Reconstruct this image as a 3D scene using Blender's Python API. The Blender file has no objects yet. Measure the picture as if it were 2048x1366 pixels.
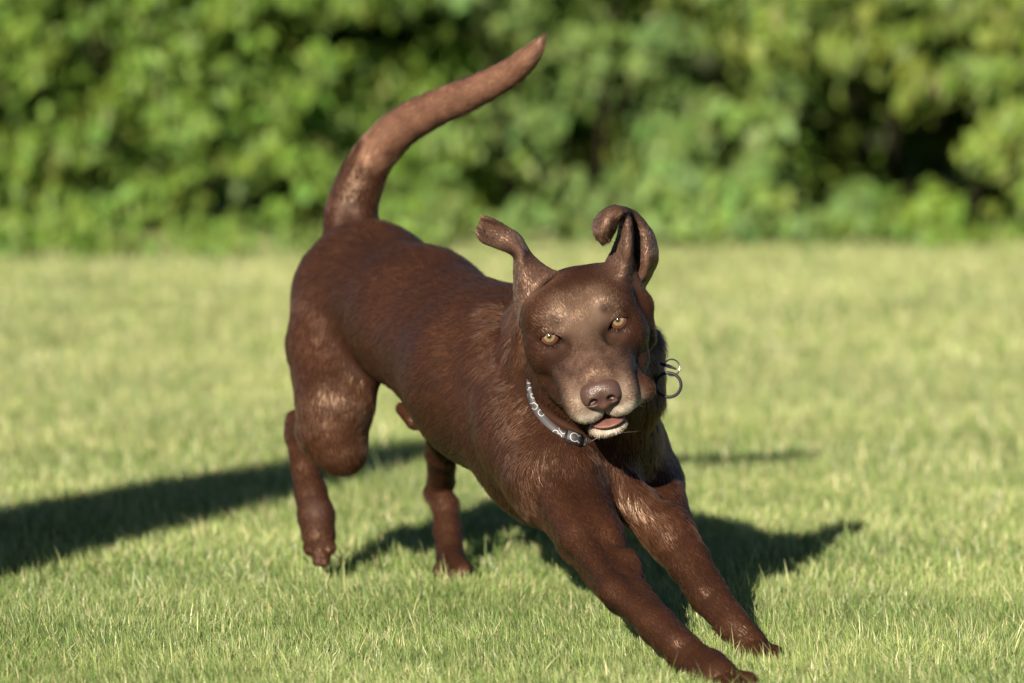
import bpy, bmesh, math, random
import numpy as np
from mathutils import Vector, Matrix

sc = bpy.context.scene
R = math.radians
rng = np.random.default_rng(7)
random.seed(7)

# ------------------------------------------------------------------ camera
CAM_H, PITCH, LENS = 0.83, R(4.2), 200.0
FPX = 2048 * LENS / 36.0
cam_d = bpy.data.cameras.new("camera")
cam = bpy.data.objects.new("camera", cam_d)
sc.collection.objects.link(cam)
cam.location = (0, 0, CAM_H)
cam.rotation_euler = (math.pi / 2 - PITCH, 0, 0)
cam_d.lens = LENS
cam_d.sensor_width = 36
cam_d.clip_start = 0.05
cam_d.clip_end = 2000
cam_d.dof.use_dof = True
cam_d.dof.focus_distance = 6.44
cam_d.dof.aperture_fstop = 4.8
sc.camera = cam

EX = np.array([1.0, 0, 0])
EF = np.array([0, math.cos(PITCH), -math.sin(PITCH)])
EU = np.array([0, math.sin(PITCH), math.cos(PITCH)])
CAM = np.array([0, 0, CAM_H])


def P(px, py, d):
    """real place of a point measured on the photograph at distance d (metres) from the lens"""
    return CAM + d * (EF + (px - 1024) / FPX * EX - (py - 683) / FPX * EU)


# ------------------------------------------------------------------ light
SUN_EL, SUN_AZ = R(20.5), R(15)          # height of the sun; how far left of straight behind the camera
world = bpy.data.worlds.new("World")
sc.world = world
world.use_nodes = True
nt = world.node_tree
bg = nt.nodes["Background"]
sky = nt.nodes.new("ShaderNodeTexSky")
sky.sky_type = 'NISHITA'
sky.sun_disc = False
sky.air_density = 0.32
sky.dust_density = 0.2
sky.ozone_density = 1.0
sky.sun_elevation = SUN_EL
sun_from = Vector((-math.sin(SUN_AZ) * math.cos(SUN_EL), -math.cos(SUN_AZ) * math.cos(SUN_EL), math.sin(SUN_EL)))
sky.sun_rotation = math.atan2(sun_from.x, sun_from.y)
nt.links.new(sky.outputs[0], bg.inputs[0])
bg.inputs[1].default_value = 0.05
sun_d = bpy.data.lights.new("sun", 'SUN')
sun_d.energy = 5.0
sun_d.angle = R(0.5)
sun_d.color = (1.0, 0.86, 0.68)
sun = bpy.data.objects.new("sun", sun_d)
sc.collection.objects.link(sun)
sun.rotation_euler = sun_from.to_track_quat('Z', 'Y').to_euler()
sc.view_settings.view_transform = 'Standard'
sc.view_settings.look = 'None'
sc.view_settings.exposure = 1.1
sc.view_settings.gamma = 1.0
sc.render.engine = 'CYCLES'
sc.cycles.max_bounces = 6
sc.cycles.diffuse_bounces = 3
sc.cycles.glossy_bounces = 2
sc.cycles.transmission_bounces = 4
sc.cycles.transparent_max_bounces = 4
sc.cycles.use_denoising = True
sc.cycles_curves.shape = 'RIBBONS'


# ------------------------------------------------------------------ helpers
def link(o, parent=None):
    sc.collection.objects.link(o)
    if parent:
        o.parent = parent
    return o


def tag(o, label=None, cat=None, group=None, kind=None):
    if label: o["label"] = label
    if cat: o["category"] = cat
    if group: o["group"] = group
    if kind: o["kind"] = kind
    return o


def mesh_np(name, verts, faces, mat=None, parent=None, cols=None, smooth=True):
    """verts (N,3); faces (M,3 or 4) arrays or list of lists"""
    me = bpy.data.meshes.new(name)
    verts = np.asarray(verts, np.float32)
    if isinstance(faces, np.ndarray):
        n, k = faces.shape
        me.vertices.add(len(verts))
        me.vertices.foreach_set("co", verts.ravel())
        me.loops.add(n * k)
        me.loops.foreach_set("vertex_index", faces.astype(np.int32).ravel())
        me.polygons.add(n)
        me.polygons.foreach_set("loop_start", np.arange(0, n * k, k, dtype=np.int32))
        me.update(calc_edges=True)
    else:
        me.from_pydata([tuple(map(float, v)) for v in verts], [], [tuple(f) for f in faces])
    if cols is not None:
        ca = me.attributes.new("col", 'FLOAT_COLOR', 'POINT')
        c4 = np.ones((len(verts), 4), np.float32)
        c4[:, :3] = cols
        ca.data.foreach_set("color", c4.ravel())
    if smooth:
        me.polygons.foreach_set("use_smooth", np.ones(len(me.polygons), bool))
    o = bpy.data.objects.new(name, me)
    if mat: me.materials.append(mat)
    return link(o, parent)


def mat_new(name):
    m = bpy.data.materials.new(name)
    m.use_nodes = True
    return m, m.node_tree, m.node_tree.nodes["Principled BSDF"]


def mat_plain(name, col, rough=0.5, metal=0.0, spec=0.5, noise=0.0, nscale=200):
    m, t, b = mat_new(name)
    b.inputs["Base Color"].default_value = (*col, 1)
    b.inputs["Roughness"].default_value = rough
    b.inputs["Metallic"].default_value = metal
    b.inputs["Specular IOR Level"].default_value = spec
    if noise:
        n = t.nodes.new("ShaderNodeTexNoise")
        n.inputs["Scale"].default_value = nscale
        bp = t.nodes.new("ShaderNodeBump")
        bp.inputs["Strength"].default_value = noise
        bp.inputs["Distance"].default_value = 0.002
        t.links.new(n.outputs[0], bp.inputs["Height"])
        t.links.new(bp.outputs[0], b.inputs["Normal"])
    return m


def mat_leafy(name, transl=0.35, rough=0.45, spec=0.35, tboost=1.3):
    """vertex-coloured leaf that lets some light through"""
    m, t, b = mat_new(name)
    at = t.nodes.new("ShaderNodeAttribute")
    at.attribute_name = "col"
    b.inputs["Roughness"].default_value = rough
    b.inputs["Specular IOR Level"].default_value = spec
    t.links.new(at.outputs["Color"], b.inputs["Base Color"])
    tr = t.nodes.new("ShaderNodeBsdfTranslucent")
    g = t.nodes.new("ShaderNodeMixRGB")
    g.blend_type = 'MULTIPLY'
    g.inputs[0].default_value = 1
    g.inputs[2].default_value = (1.1 * tboost, 1.2 * tboost, 0.6 * tboost, 1)
    t.links.new(at.outputs["Color"], g.inputs[1])
    t.links.new(g.outputs[0], tr.inputs[0])
    mx = t.nodes.new("ShaderNodeMixShader")
    mx.inputs[0].default_value = transl
    out = t.nodes["Material Output"]
    t.links.new(b.outputs[0], mx.inputs[1])
    t.links.new(tr.outputs[0], mx.inputs[2])
    t.links.new(mx.outputs[0], out.inputs[0])
    return m


def vnoise(p, freq, seed=0):
    """cheap smooth value noise in numpy, 0..1, p (N,2) or (N,3)"""
    p = np.asarray(p, np.float64) * freq
    dim = p.shape[1]
    i = np.floor(p).astype(np.int64)
    f = p - i
    f = f * f * (3 - 2 * f)
    out = np.zeros(len(p))
    for c in range(2 ** dim):
        w = np.ones(len(p))
        h = np.full(len(p), seed * 374761393 + 1013904223, np.int64)
        for k in range(dim):
            b = (c >> k) & 1
            w = w * (f[:, k] if b else 1 - f[:, k])
            h = (h ^ ((i[:, k] + b) * [73856093, 19349663, 83492791][k])) * 1274126177 & 0x7fffffff
        h = (h ^ (h >> 13)) * 1103515245 & 0x7fffffff
        h = h ^ (h >> 16)
        out += w * ((h & 0xffff) / 65535.0)
    return out


# ------------------------------------------------------------------ lawn
m_soil, t, b = mat_new("soil_thatch")
nz = t.nodes.new("ShaderNodeTexNoise"); nz.inputs["Scale"].default_value = 30; nz.inputs["Detail"].default_value = 8
cr = t.nodes.new("ShaderNodeValToRGB")
cr.color_ramp.elements[0].color = (0.035, 0.05, 0.012, 1)
cr.color_ramp.elements[1].color = (0.12, 0.15, 0.045, 1)
tc = t.nodes.new("ShaderNodeTexCoord")
t.links.new(tc.outputs["Object"], nz.inputs["Vector"])
t.links.new(nz.outputs[0], cr.inputs[0]); t.links.new(cr.outputs[0], b.inputs["Base Color"])
b.inputs["Roughness"].default_value = 0.95
b.inputs["Specular IOR Level"].default_value = 0.1
g = mesh_np("lawn_ground", [(-400, -400, 0), (400, -400, 0), (400, 400, 0), (-400, 400, 0)], [[0, 1, 2, 3]], m_soil)
tag(g, kind="structure")


PAWS = [P(1430, 1350, 6.15), P(1475, 1372, 6.09), P(1400, 1325, 6.19), P(1515, 1300, 6.37), P(1550, 1315, 6.33), P(903, 1140, 7.13)]


def make_grass():
    zones = [  # y0, y1, density per m2, width scale, segments, half width a + b*y
        (5.75, 7.0, 105000, 1.0, 3, 0.75),
        (7.0, 8.4, 46000, 1.35, 3, 0.95),
        (8.4, 10.6, 17000, 1.9, 2, 1.25),
        (10.6, 14.9, 7500, 3.0, 2, 1.8),
        (3.6, 5.75, 9000, 2.2, 2, 1.5),
    ]
    # thinner growth out to the sides of the picture
    zones += [(5.75, 8.4, 9000, 2.4, 2, (0.75, 2.6)), (8.4, 14.9, 4500, 3.4, 2, (1.25, 3.6))]
    V, F, C = [], [], []
    off = 0
    for (y0, y1, dens, wsc, segs, hw) in zones:
        n = 0 if isinstance(hw, tuple) else int((y1 - y0) * 2 * hw * dens)
        xi = 0.0
        if isinstance(hw, tuple):
            xi, hw = hw
            n = int((y1 - y0) * 2 * (hw - xi) * dens)
        xy = np.stack([rng.uniform(xi, hw, n) * np.where(rng.random(n) < .5, -1, 1), rng.uniform(y0, y1, n)], 1)
        patch = vnoise(xy, 3.0, 1) * 0.55 + vnoise(xy, 9.0, 2) * 0.45
        fine = vnoise(xy, 45.0, 3)
        H = 0.72 * (0.030 + 0.022 * rng.random(n) + 0.009 * (patch - 0.5) + 0.014 * (fine - 0.5))
        for pw in PAWS:      # blades pressed down under and just before the paws
            dd = np.hypot(xy[:, 0] - pw[0], (xy[:, 1] - pw[1]) * np.where(xy[:, 1] < pw[1], .62, 1))
            H *= np.clip((dd + .02) / .06, .62, 1)
        tall = rng.random(n) < 0.02
        H[tall] += rng.uniform(0.008, 0.026, tall.sum())
        ang = rng.uniform(0, 2 * np.pi, n)
        # blades lean in gentle shared swirls
        lean_dir = 2 * np.pi * vnoise(xy, 5.0, 4) * 0.9 + rng.normal(0, 1.3, n)
        lean = np.abs(rng.normal(0.36, 0.26, n))
        W = (0.0009 + 0.0007 * rng.random(n)) * wsc
        tdir = np.stack([np.cos(lean_dir), np.sin(lean_dir), np.zeros(n)], 1)
        side = np.stack([np.cos(ang), np.sin(ang), np.zeros(n)], 1)
        base = np.concatenate([xy, np.full((n, 1), -0.002)], 1)
        straw = rng.random(n)
        ps = np.clip((patch - 0.35) * 2.2, 0, 1)
        green = np.array([0.078, 0.150, 0.036])
        lime = np.array([0.235, 0.328, 0.098])
        hay = np.array([0.55, 0.52, 0.30])
        mixl = np.clip(0.28 + 0.6 * ps + rng.normal(0, 0.2, n), 0, 1)[:, None]
        tipc = green * (1 - mixl) + lime * mixl
        far = np.clip((xy[:, 1] - 6.4) / 4.0, 0, 1)
        sh = ((straw < 0.15 + 0.22 * far + 0.10 * ps) * rng.uniform(0.4, 1.0, n))[:, None]
        tipc = tipc * (1 - sh) + hay * sh
        tipc = tipc * rng.uniform(0.55, 1.5, n)[:, None]
        rootc = tipc
        cut = (rng.random(n) < .55) * rng.uniform(.25, .7, n)          # mown tips dry out pale
        tipe = tipc * (1 - cut[:, None]) + np.array([.42, .44, .24]) * cut[:, None]
        nv = segs * 2 + 1
        vv = np.zeros((n, nv, 3), np.float32)
        cc = np.zeros((n, nv, 3), np.float32)
        for s in range(segs + 1):
            u = s / segs
            c = base + tdir * (H * lean * u ** 1.7)[:, None] + np.array([0, 0, 1]) * (H * u * (1 - 0.18 * u * lean))[:, None]
            col = tipe if s == segs else rootc
            if s < segs:
                w = (W * (1 - 0.55 * u))[:, None]
                vv[:, 2 * s] = c - side * w * 0.5 * 1.0
                vv[:, 2 * s + 1] = c + side * w * 0.5
                cc[:, 2 * s] = col; cc[:, 2 * s + 1] = col
            else:
                vv[:, 2 * s] = c; cc[:, 2 * s] = col
        idx = (np.arange(n) * nv + off)[:, None]
        tris = []
        for s in range(segs - 1):
            a, b_, c_, d_ = 2 * s, 2 * s + 1, 2 * s + 2, 2 * s + 3
            tris += [(a, b_, d_), (a, d_, c_)]
        tris.append((2 * segs - 2, 2 * segs - 1, 2 * segs))
        for tr in tris:
            F.append(np.concatenate([idx + k for k in tr], 1))
        V.append(vv.reshape(-1, 3)); C.append(cc.reshape(-1, 3))
        off += n * nv
    V = np.concatenate(V); C = np.concatenate(C); F = np.concatenate(F)
    m = mat_leafy("grass_blade", transl=0.22, rough=0.36, spec=0.4, tboost=1.2)
    o = mesh_np("grass", V, F, m, cols=C, smooth=False)
    tag(o, kind="stuff", label="short sunlit lawn grass with pale dry blades among the green")
    return o


make_grass()


# ------------------------------------------------------------------ shrubs
m_leaf = mat_leafy("shrub_leaf", transl=0.3, rough=0.45, spec=0.2)
m_bark = mat_plain("shrub_bark", (0.016, 0.015, 0.009), 0.95, spec=0.05, noise=0.6, nscale=60)


def leaf_cloud(centres, normals, sizes, cols, aspect=0.5, droop=0.5):
    """one folded ovate leaf (6 points) per centre"""
    n = len(centres)
    nrm = normals / np.linalg.norm(normals, axis=1, keepdims=True)
    up = np.array([0, 0, -1.0]) + rng.normal(0, 0.55, (n, 3))
    ax = up - nrm * np.sum(up * nrm, 1, keepdims=True)
    ax /= np.linalg.norm(ax, axis=1, keepdims=True)
    sd = np.cross(nrm, ax)
    L = sizes[:, None]; W = L * aspect
    fold = 0.22
    pts = [
        centres - ax * L * 0.5,
        centres - ax * L * 0.12 + sd * W * 0.5 + nrm * W * fold,
        centres - ax * L * 0.12 - sd * W * 0.5 + nrm * W * fold,
        centres - ax * L * 0.02,
        centres + ax * L * 0.22 + sd * W * 0.36 + nrm * W * (fold - .2),
        centres + ax * L * 0.22 - sd * W * 0.36 + nrm * W * (fold - .2),
        centres + ax * L * 0.5 - nrm * L * 0.16 * droop,
    ]
    V = np.stack(pts, 1)
    idx = np.arange(n)[:, None] * 7
    tr = [(0, 3, 1), (0, 2, 3), (1, 3, 4), (3, 2, 5), (3, 6, 4), (3, 5, 6)]
    F = np.concatenate([np.concatenate([idx + k for k in q], 1) for q in tr])
    C = np.repeat(cols[:, None, :], 7, 1)
    return V.reshape(-1, 3), F, C.reshape(-1, 3)


def tube(path, radii, sides=7):
    path = np.asarray(path, float)
    V, F = [], []
    for i, p in enumerate(path):
        a = path[max(i - 1, 0)]; b = path[min(i + 1, len(path) - 1)]
        t_ = (b - a) / (np.linalg.norm(b - a) + 1e-9)
        s = np.cross(t_, [0.3, 0.9, 0.31]); s /= np.linalg.norm(s)
        u = np.cross(t_, s)
        for k in range(sides):
            an = 2 * math.pi * k / sides
            V.append(p + radii[i] * (math.cos(an) * s + math.sin(an) * u))
    for i in range(len(path) - 1):
        for k in range(sides):
            k2 = (k + 1) % sides
            F.append([i * sides + k, i * sides + k2, (i + 1) * sides + k2, (i + 1) * sides + k])
    F.append(list(range(sides))[::-1])
    F.append([(len(path) - 1) * sides + k for k in range(sides)])
    return V, F


# dark hollows between the boughs, in metres: x, z, rx, rz
HOLLOWS = [(-.38, .40, .085, .19), (-.14, .53, .08, .07), (.60, .47, .07, .10), (.55, .38, .04, .08),
           (.98, .28, .22, .15), (.72, .17, .05, .10), (.40, .08, .04, .08), (-.20, .20, .07, .05),
           (-.83, .44, .07, .05), (-1.10, .22, .05, .05), (-.62, .16, .06, .05), (-.74, .30, .05, .04),
           (1.20, .10, .08, .08), (-.95, .08, .10, .03), (.18, .2, .03, .03)]

HOLLOWS += [(random.uniform(-1.5, 1.5), random.uniform(.05, .66), random.uniform(.025, .05), random.uniform(.02, .05)) for _ in range(18)]


def shrub(name, label, cx, cy, rx, ry, h, n_clump, size, tint, leaf=0.085, aspect=0.5, z0=0.0, group="shrubs along the back of the lawn", boughs=()):
    root = bpy.data.objects.new(name, None)
    link(root); root.location = (cx, cy, 0)
    tag(root, label, "shrub", group)
    C_, N_, S_, K_ = [], [], [], []
    cls = []
    tries = 0
    hol = [] if name == 'tall_shrub' else HOLLOWS
    while len(cls) < n_clump and tries < n_clump * 30:
        tries += 1
        th = random.uniform(-math.pi, math.pi)
        u = random.random() ** 0.9
        z = z0 + (h - z0) * u
        prof = math.sin(math.pi * min(1, 0.28 + 0.72 * u) ** 0.9) ** 0.6 if u > .3 else 0.86 + 0.4 * u
        k = prof * random.uniform(0.86, 1.05)
        x = math.cos(th) * rx * k; y = math.sin(th) * ry * k
        if y > ry * .4 and random.random() < .6: continue
        bad = any(((cx + x - hx) / hrx) ** 2 + ((z - hz) / hrz) ** 2 < 1.3 for hx, hz, hrx, hrz in hol)
        if bad: continue
        cls.append((x, y, z, random.uniform(0.6, 1.25) * size, 1.0))
    bad_ = lambda X, Z: any(((X - hx) / (1.15 * hrx)) ** 2 + ((Z - hz) / (1.15 * hrz)) ** 2 < 1 for hx, hz, hrx, hrz in hol)
    for i in range(int(n_clump * .5)):    # inner growth
        th = random.uniform(0, 2 * math.pi); k = random.uniform(.1, .62)
        z_ = random.uniform(z0, h * .95)
        if bad_(cx + math.cos(th) * rx * k, z_): continue
        cls.append((math.cos(th) * rx * k, abs(math.sin(th)) * ry * k, z_, size * 1.2, .7))
    cls += [(x - cx, y - cy, z, r, 1.0) for x, y, z, r in boughs]
    for (x, y, z, r, dn) in cls:
        n = int(34 * dn * (r / .11) ** 1.6)
        d = rng.normal(0, 1, (n, 3)); d /= np.linalg.norm(d, axis=1, keepdims=True)
        rad = r * rng.random(n) ** .4
        c = np.array([x, y, z]) + d * rad[:, None] * np.array([1, 1, .85])
        c[:, 2] = np.maximum(c[:, 2], 0.02 + leaf * .3)
        out = np.array([x / rx, y / ry, 0.1]) ; out /= np.linalg.norm(out) + 1e-6
        nn = d * .75 + out * .55 + np.array([-.15, -.45, .55]) + rng.normal(0, .3, (n, 3))
        bright = random.uniform(.8, 1.25)
        yellow = random.uniform(-.1, .16)
        base = np.array(tint) * bright * np.array([1 + yellow, 1 + yellow * .35, 1 - yellow * .5])
        col = base * rng.uniform(.7, 1.3, (n, 1)) * (1 + rng.normal(0, .07, (n, 3)))
        C_.append(c); N_.append(nn); S_.append(leaf * rng.uniform(.65, 1.2, n)); K_.append(np.clip(col, .004, 1))
    V, F, C = leaf_cloud(np.concatenate(C_), np.concatenate(N_), np.concatenate(S_), np.concatenate(K_), aspect)
    mesh_np("foliage", V, F, m_leaf, root, cols=C, smooth=False)
    for i in range(5):
        a = random.uniform(0, 6.28)
        x0, y0 = .12 * math.cos(a), .12 * math.sin(a)
        e = (rx * .6 * math.cos(a), ry * .6 * math.sin(a), h * .85)
        pts = [(x0, y0 + ry * .3, -.02), (x0 * 1.6, y0 * 1.6 + ry * .3, h * .3), (e[0] * .7, e[1] * .7 + ry * .2, h * .6), e]
        V, F = tube(pts, [.016, .013, .009, .004])
        mesh_np("stem", V, F, m_bark, root)
    return root


GREEN = (0.116, 0.198, 0.036)
BLUEG = (0.118, 0.192, 0.056)
YELL = (0.128, 0.188, 0.038)
skirt = lambda x0, x1, y, n, r=.07: [(random.uniform(x0, x1), y + random.uniform(-.08, .12), random.uniform(.03, .09), random.uniform(.7, 1.2) * r) for _ in range(n)]
shrub("leafy_shrub", "mid green leafy shrub behind the dog's raised tail, left end of the row", -.92, 14.85, .72, .75, 1.35, 340, .07, GREEN, .046, boughs=skirt(-1.5, -.2, 13.95, 38))
shrub("leafy_shrub", "bright green shrub at the far left edge of the lawn", -1.95, 14.9, .6, .7, 1.3, 90, .10, GREEN, .065, boughs=skirt(-2.4, -1.4, 14.3, 16))
shrub("leafy_shrub", "dull green broad-leaved shrub in the middle, behind the dog's ears", .14, 15.0, .68, .72, 1.5, 340, .07, BLUEG, .048, .56, boughs=skirt(-.4, .75, 14.35, 26))
shrub("leafy_shrub", "low dull green bush beside the dark hollow under the arching bough", .62, 14.75, .36, .4, .42, 50, .07, BLUEG, .07, .55, boughs=skirt(.3, .95, 14.45, 14, .06))
arch = [(0.62 + .1 * i + random.uniform(-.04, .04), 14.2 + random.uniform(-.1, .2), .52 + random.uniform(-.05, .06) - .012 * i, random.uniform(.06, .09)) for i in range(9)]
arch += [(0.70 + .06 * i, 14.3 + random.uniform(-.1, .2), .64 + random.uniform(-.07, .1), .10) for i in range(13)]
arch += [(1.22 + random.uniform(-.04, .12), 14.2 + random.uniform(-.1, .1), z, .075) for z in (.46, .40, .33, .27, .22, .44, .36, .3, .18)]
shrub("arching_shrub", "yellow green shrub with boughs arching over a dark hollow at right", 1.1, 15.3, .62, .6, 1.5, 150, .10, YELL, .078, .42, boughs=arch)
shrub("leafy_shrub", "small green bush low at the right edge under the arching boughs", 1.12, 14.55, .2, .2, .2, 22, .06, GREEN, .06, boughs=skirt(.85, 1.5, 14.5, 14, .05))
shrub("leafy_shrub", "dark green shrub standing past the right edge of the row", 2.05, 15.1, .6, .7, 1.4, 90, .10, GREEN, .07)
shrub("leafy_shrub", "mid green shrub second from the far left end of the whole row", -3.0, 15.0, .7, .7, 1.3, 80, .10, GREEN, .07)
shrub("leafy_shrub", "mid green shrub at the far left end of the whole row", -4.1, 15.0, .7, .7, 1.4, 80, .10, GREEN, .07)
shrub("leafy_shrub", "mid green shrub second from the far right end of the whole row", 3.05, 15.1, .7, .7, 1.4, 80, .10, GREEN, .07)
shrub("leafy_shrub", "mid green shrub at the far right end of the whole row", 4.15, 15.1, .7, .7, 1.3, 80, .10, GREEN, .07)
for i, x in enumerate((-4.0, -2.85, -1.7, -.55, .6, 1.75, 2.9, 4.0)):
    shrub("tall_shrub", "tall dark shrub growing behind the front row of shrubs", x, 16.2, .85, .6, 2.0, 150, .15, GREEN, .10, .55, group="tall shrubs behind the row")


# off the left edge of the picture: an added, invented leaning post shaped so its shadow crosses the lawn behind the dog
m_wood = mat_plain("caster_wood", (0.20, 0.16, 0.12), 0.85, noise=0.8, nscale=40)
pth = [(-2.02, 4.45, -.05), (-1.77, 4.45, .60), (-1.50, 4.45, 1.165), (-1.41, 4.45, 1.43), (-1.33, 4.45, 1.685), (-1.31, 4.45, 1.735), (-1.304, 4.45, 1.75)]
V, F = tube(np.array(pth), [.21, .205, .195, .14, .072, .05, .012], 20)
caster = mesh_np("shadow_caster", V, F, m_wood)
tag(caster, "added stand-in post leaning over at the left, outside the picture, that casts the long shadow", "caster")


# ------------------------------------------------------------------ the dog: one smooth implicit surface
f32 = np.float32


def smin(a, b, k):
    h = np.maximum(k - np.abs(a - b), 0) / k
    return np.minimum(a, b) - h * h * k * 0.25


def smax(a, b, k):
    return -smin(-a, -b, k)


def cone(p, a, b, r1, r2):
    ba = b - a
    l2 = float(ba @ ba) + 1e-12
    pa = p - a
    h = np.clip(pa @ ba / l2, 0, 1)
    q = pa - h[:, None] * ba
    return np.sqrt(np.einsum('ij,ij->i', q, q)) - (r1 + (r2 - r1) * h)


def ell(p, c, r, M=None):
    q = p - np.asarray(c)
    if M is not None: q = q @ M.T
    r = np.asarray(r, float)
    a = np.sqrt(np.sum((q / r) ** 2, 1)); b_ = np.sqrt(np.sum((q / (r * r)) ** 2, 1)) + 1e-9
    return a * (a - 1) / b_


def catmull(rows, n):
    rows = np.asarray(rows, float)
    out = []
    m = len(rows)
    for s in np.linspace(0, m - 1, n):
        i = min(int(s), m - 2); t_ = s - i
        p0, p1, p2, p3 = rows[max(i - 1, 0)], rows[i], rows[i + 1], rows[min(i + 2, m - 1)]
        out.append(.5 * ((2 * p1) + (-p0 + p2) * t_ + (2 * p0 - 5 * p1 + 4 * p2 - p3) * t_ ** 2 + (-p0 + 3 * p1 - 3 * p2 + p3) * t_ ** 3))
    return np.array(out)


# ---- body and limbs: chains of tapered capsules in metres
PRIMS = []      # (group, a, b, r1, r2, k, flow dir, hair length, colour key)


def cap(group, a, b, r1, r2, k=0.03, flow=None, hl=0.018, key='coat'):
    a = P(*a); b = P(*b)
    f = (b - a) if flow is None else np.asarray(flow, float)
    f = f / (np.linalg.norm(f) + 1e-9)
    PRIMS.append((group, a, b, r1, r2, k, f, hl, key))


def chain(group, pts, k=0.03, hl=0.014, key='coat'):
    for (p0, r0), (p1, r1) in zip(pts[:-1], pts[1:]):
        cap(group, p0, p1, r0, r1, k, None, hl, key)


# trunk (flow runs from the neck back to the rump and down)
back = P(720, 560, 7.1) - P(1140, 820, 6.6); back /= np.linalg.norm(back)
dn = -EU
bf = back * 0.8 + dn * 0.55
cap('trunk', (738, 578, 7.10), (722, 548, 7.15), .080, .062, .03, bf, .020)
cap('trunk', (845, 640, 6.95), (738, 578, 7.10), .083, .080, .03, bf, .020)
cap('trunk', (990, 756, 6.75), (845, 640, 6.95), .101, .083, .03, bf, .018)
cap('trunk', (1120, 870, 6.62), (990, 756, 6.75), .098, .101, .03, bf, .018)
cap('trunk', (1075, 720, 6.74), (990, 712, 6.82), .074, .076, .03, bf, .018)
cap('trunk', (1200, 912, 6.60), (1120, 900, 6.63), .066, .09, .03, bf + dn * .5, .018)
# neck
cap('trunk', (1183, 735, 6.50), (1115, 800, 6.68), .0655, .088, .03, EF * .5 + dn * .6 + np.array([-.2, 0, 0]), .020)
cap('trunk', (1205, 800, 6.53), (1208, 900, 6.60), .054, .066, .03, dn * .9 + EF * .3, .022)
cap('trunk', (1095, 660, 6.60), (1075, 800, 6.62), .050, .058, .02, EF * .4 + dn, .024)       # loose skin rolled behind the jaw
cap('trunk', (1062, 650, 6.53), (1052, 735, 6.545), .020, .017, .018, EF * .4 + dn, .022)
cap('trunk', (1272, 700, 6.53), (1285, 800, 6.53), .032, .024, .02, EF * .3 + dn, .024)
# cord of the neck running down to the chest, rib barrel edge, flank
cap('trunk', (1040, 700, 6.575), (1062, 860, 6.535), .020, .024, .010, EF * .2 + dn, .022)
cap('trunk', (1062, 860, 6.535), (1150, 945, 6.485), .024, .020, .014, EF * .1 + dn, .020)
# shoulder blade
cap('shoulder', (1000, 690, 6.69), (1068, 860, 6.57), .056, .064, .02, bf + dn * .5, .017)
cap('shoulder', (1060, 840, 6.57), (1100, 940, 6.51), .060, .056, .02, bf + dn * .5, .017)
# right thigh and knee (lifted)
chain('hindR', [((690, 608, 7.10), .0625), ((664, 690, 7.07), .0545), ((667, 800, 7.01), .0445), ((668, 850, 7.012), .0420), ((674, 893, 7.010), .0310)], .012)
chain('hindR', [((640, 868, 7.02), .026), ((690, 905, 7.010), .0245)], .018)
chain('hindR', [((712, 680, 7.04), .030), ((704, 800, 6.998), .028)], .016)
chain('hindR', [((640, 720, 7.12), .040), ((628, 830, 7.10), .022)], .02)
chain('hindR2', [((672, 898, 7.02), .025), ((640, 885, 7.08), .022), ((594, 850, 7.15), .0140)], .006, .010)
chain('hindR2', [((591, 838, 7.155), .0120), ((594, 870, 7.15), .0150), ((608, 930, 7.12), .0165), ((622, 985, 7.10), .0195), ((632, 1030, 7.085), .0225), ((637, 1068, 7.07), .0215)], .006, .009)
for (tx, ty, td, tr) in ((621, 1096, 7.065, .0095), (637, 1119, 7.055, .0085), (648, 1120, 7.055, .0085), (658, 1094, 7.06, .0095)):
    cap('hindR2', (636, 1056, 7.07), (tx, ty, td), .0135, tr, .003, None, .008)
# left hind leg (standing)
chain('hindL', [((790, 600, 7.16), .076), ((880, 720, 7.08), .058), ((900, 805, 7.03), .034)], .01)
chain('hindL2', [((900, 810, 7.03), .032), ((884, 905, 7.14), .020), ((882, 962, 7.22), .0165), ((873, 985, 7.235), .0145), ((890, 1010, 7.22), .0165), ((895, 1060, 7.20), .0165), ((901, 1115, 7.17), .0185)], .008, .010)
for (tx, ty) in ((880, 1142), (898, 1150), (916, 1150), (930, 1138)):
    cap('hindL2', (903, 1118, 7.16), (tx, ty, 7.10), .014, .0095, .006, None, .008)
# right foreleg (nearest)
chain('foreR', [((1075, 890, 6.57), .0565), ((1125, 985, 6.50), .0428), ((1174, 1075, 6.42), .0329), ((1207, 1130, 6.38), .0270)], .012, .014)
chain('foreR', [((1160, 1010, 6.50), .0342), ((1205, 1085, 6.40), .0257)], .015, .014)
chain('foreR', [((1207, 1130, 6.38), .0270), ((1264, 1196, 6.31), .0224), ((1318, 1254, 6.245), .0207), ((1366, 1302, 6.205), .0198), ((1420, 1340, 6.17), .0195)], .006, .010)
cap('foreR', (1236, 1202, 6.325), (1208, 1155, 6.365), .012, .014, .014, None, .012)
cap('foreR', (1080, 945, 6.478), (1150, 1068, 6.385), .018, .013, .020, None, .010)
cap('foreR', (1150, 1070, 6.385), (1224, 1178, 6.292), .013, .011, .018, None, .009)
cap('foreR', (1224, 1180, 6.292), (1345, 1276, 6.197), .0105, .006, .02, None, .008)
cap('foreR', (1416, 1340, 6.17), (1436, 1358, 6.14), .0235, .0235, .006, None, .009)
for (tx, ty, td) in ((1436, 1392, 6.105), (1463, 1394, 6.085), (1488, 1385, 6.085), (1496, 1364, 6.11)):
    cap('foreR', (1430, 1354, 6.148), (tx, ty, td), .0125, .0112, .0022, None, .007)
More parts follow.
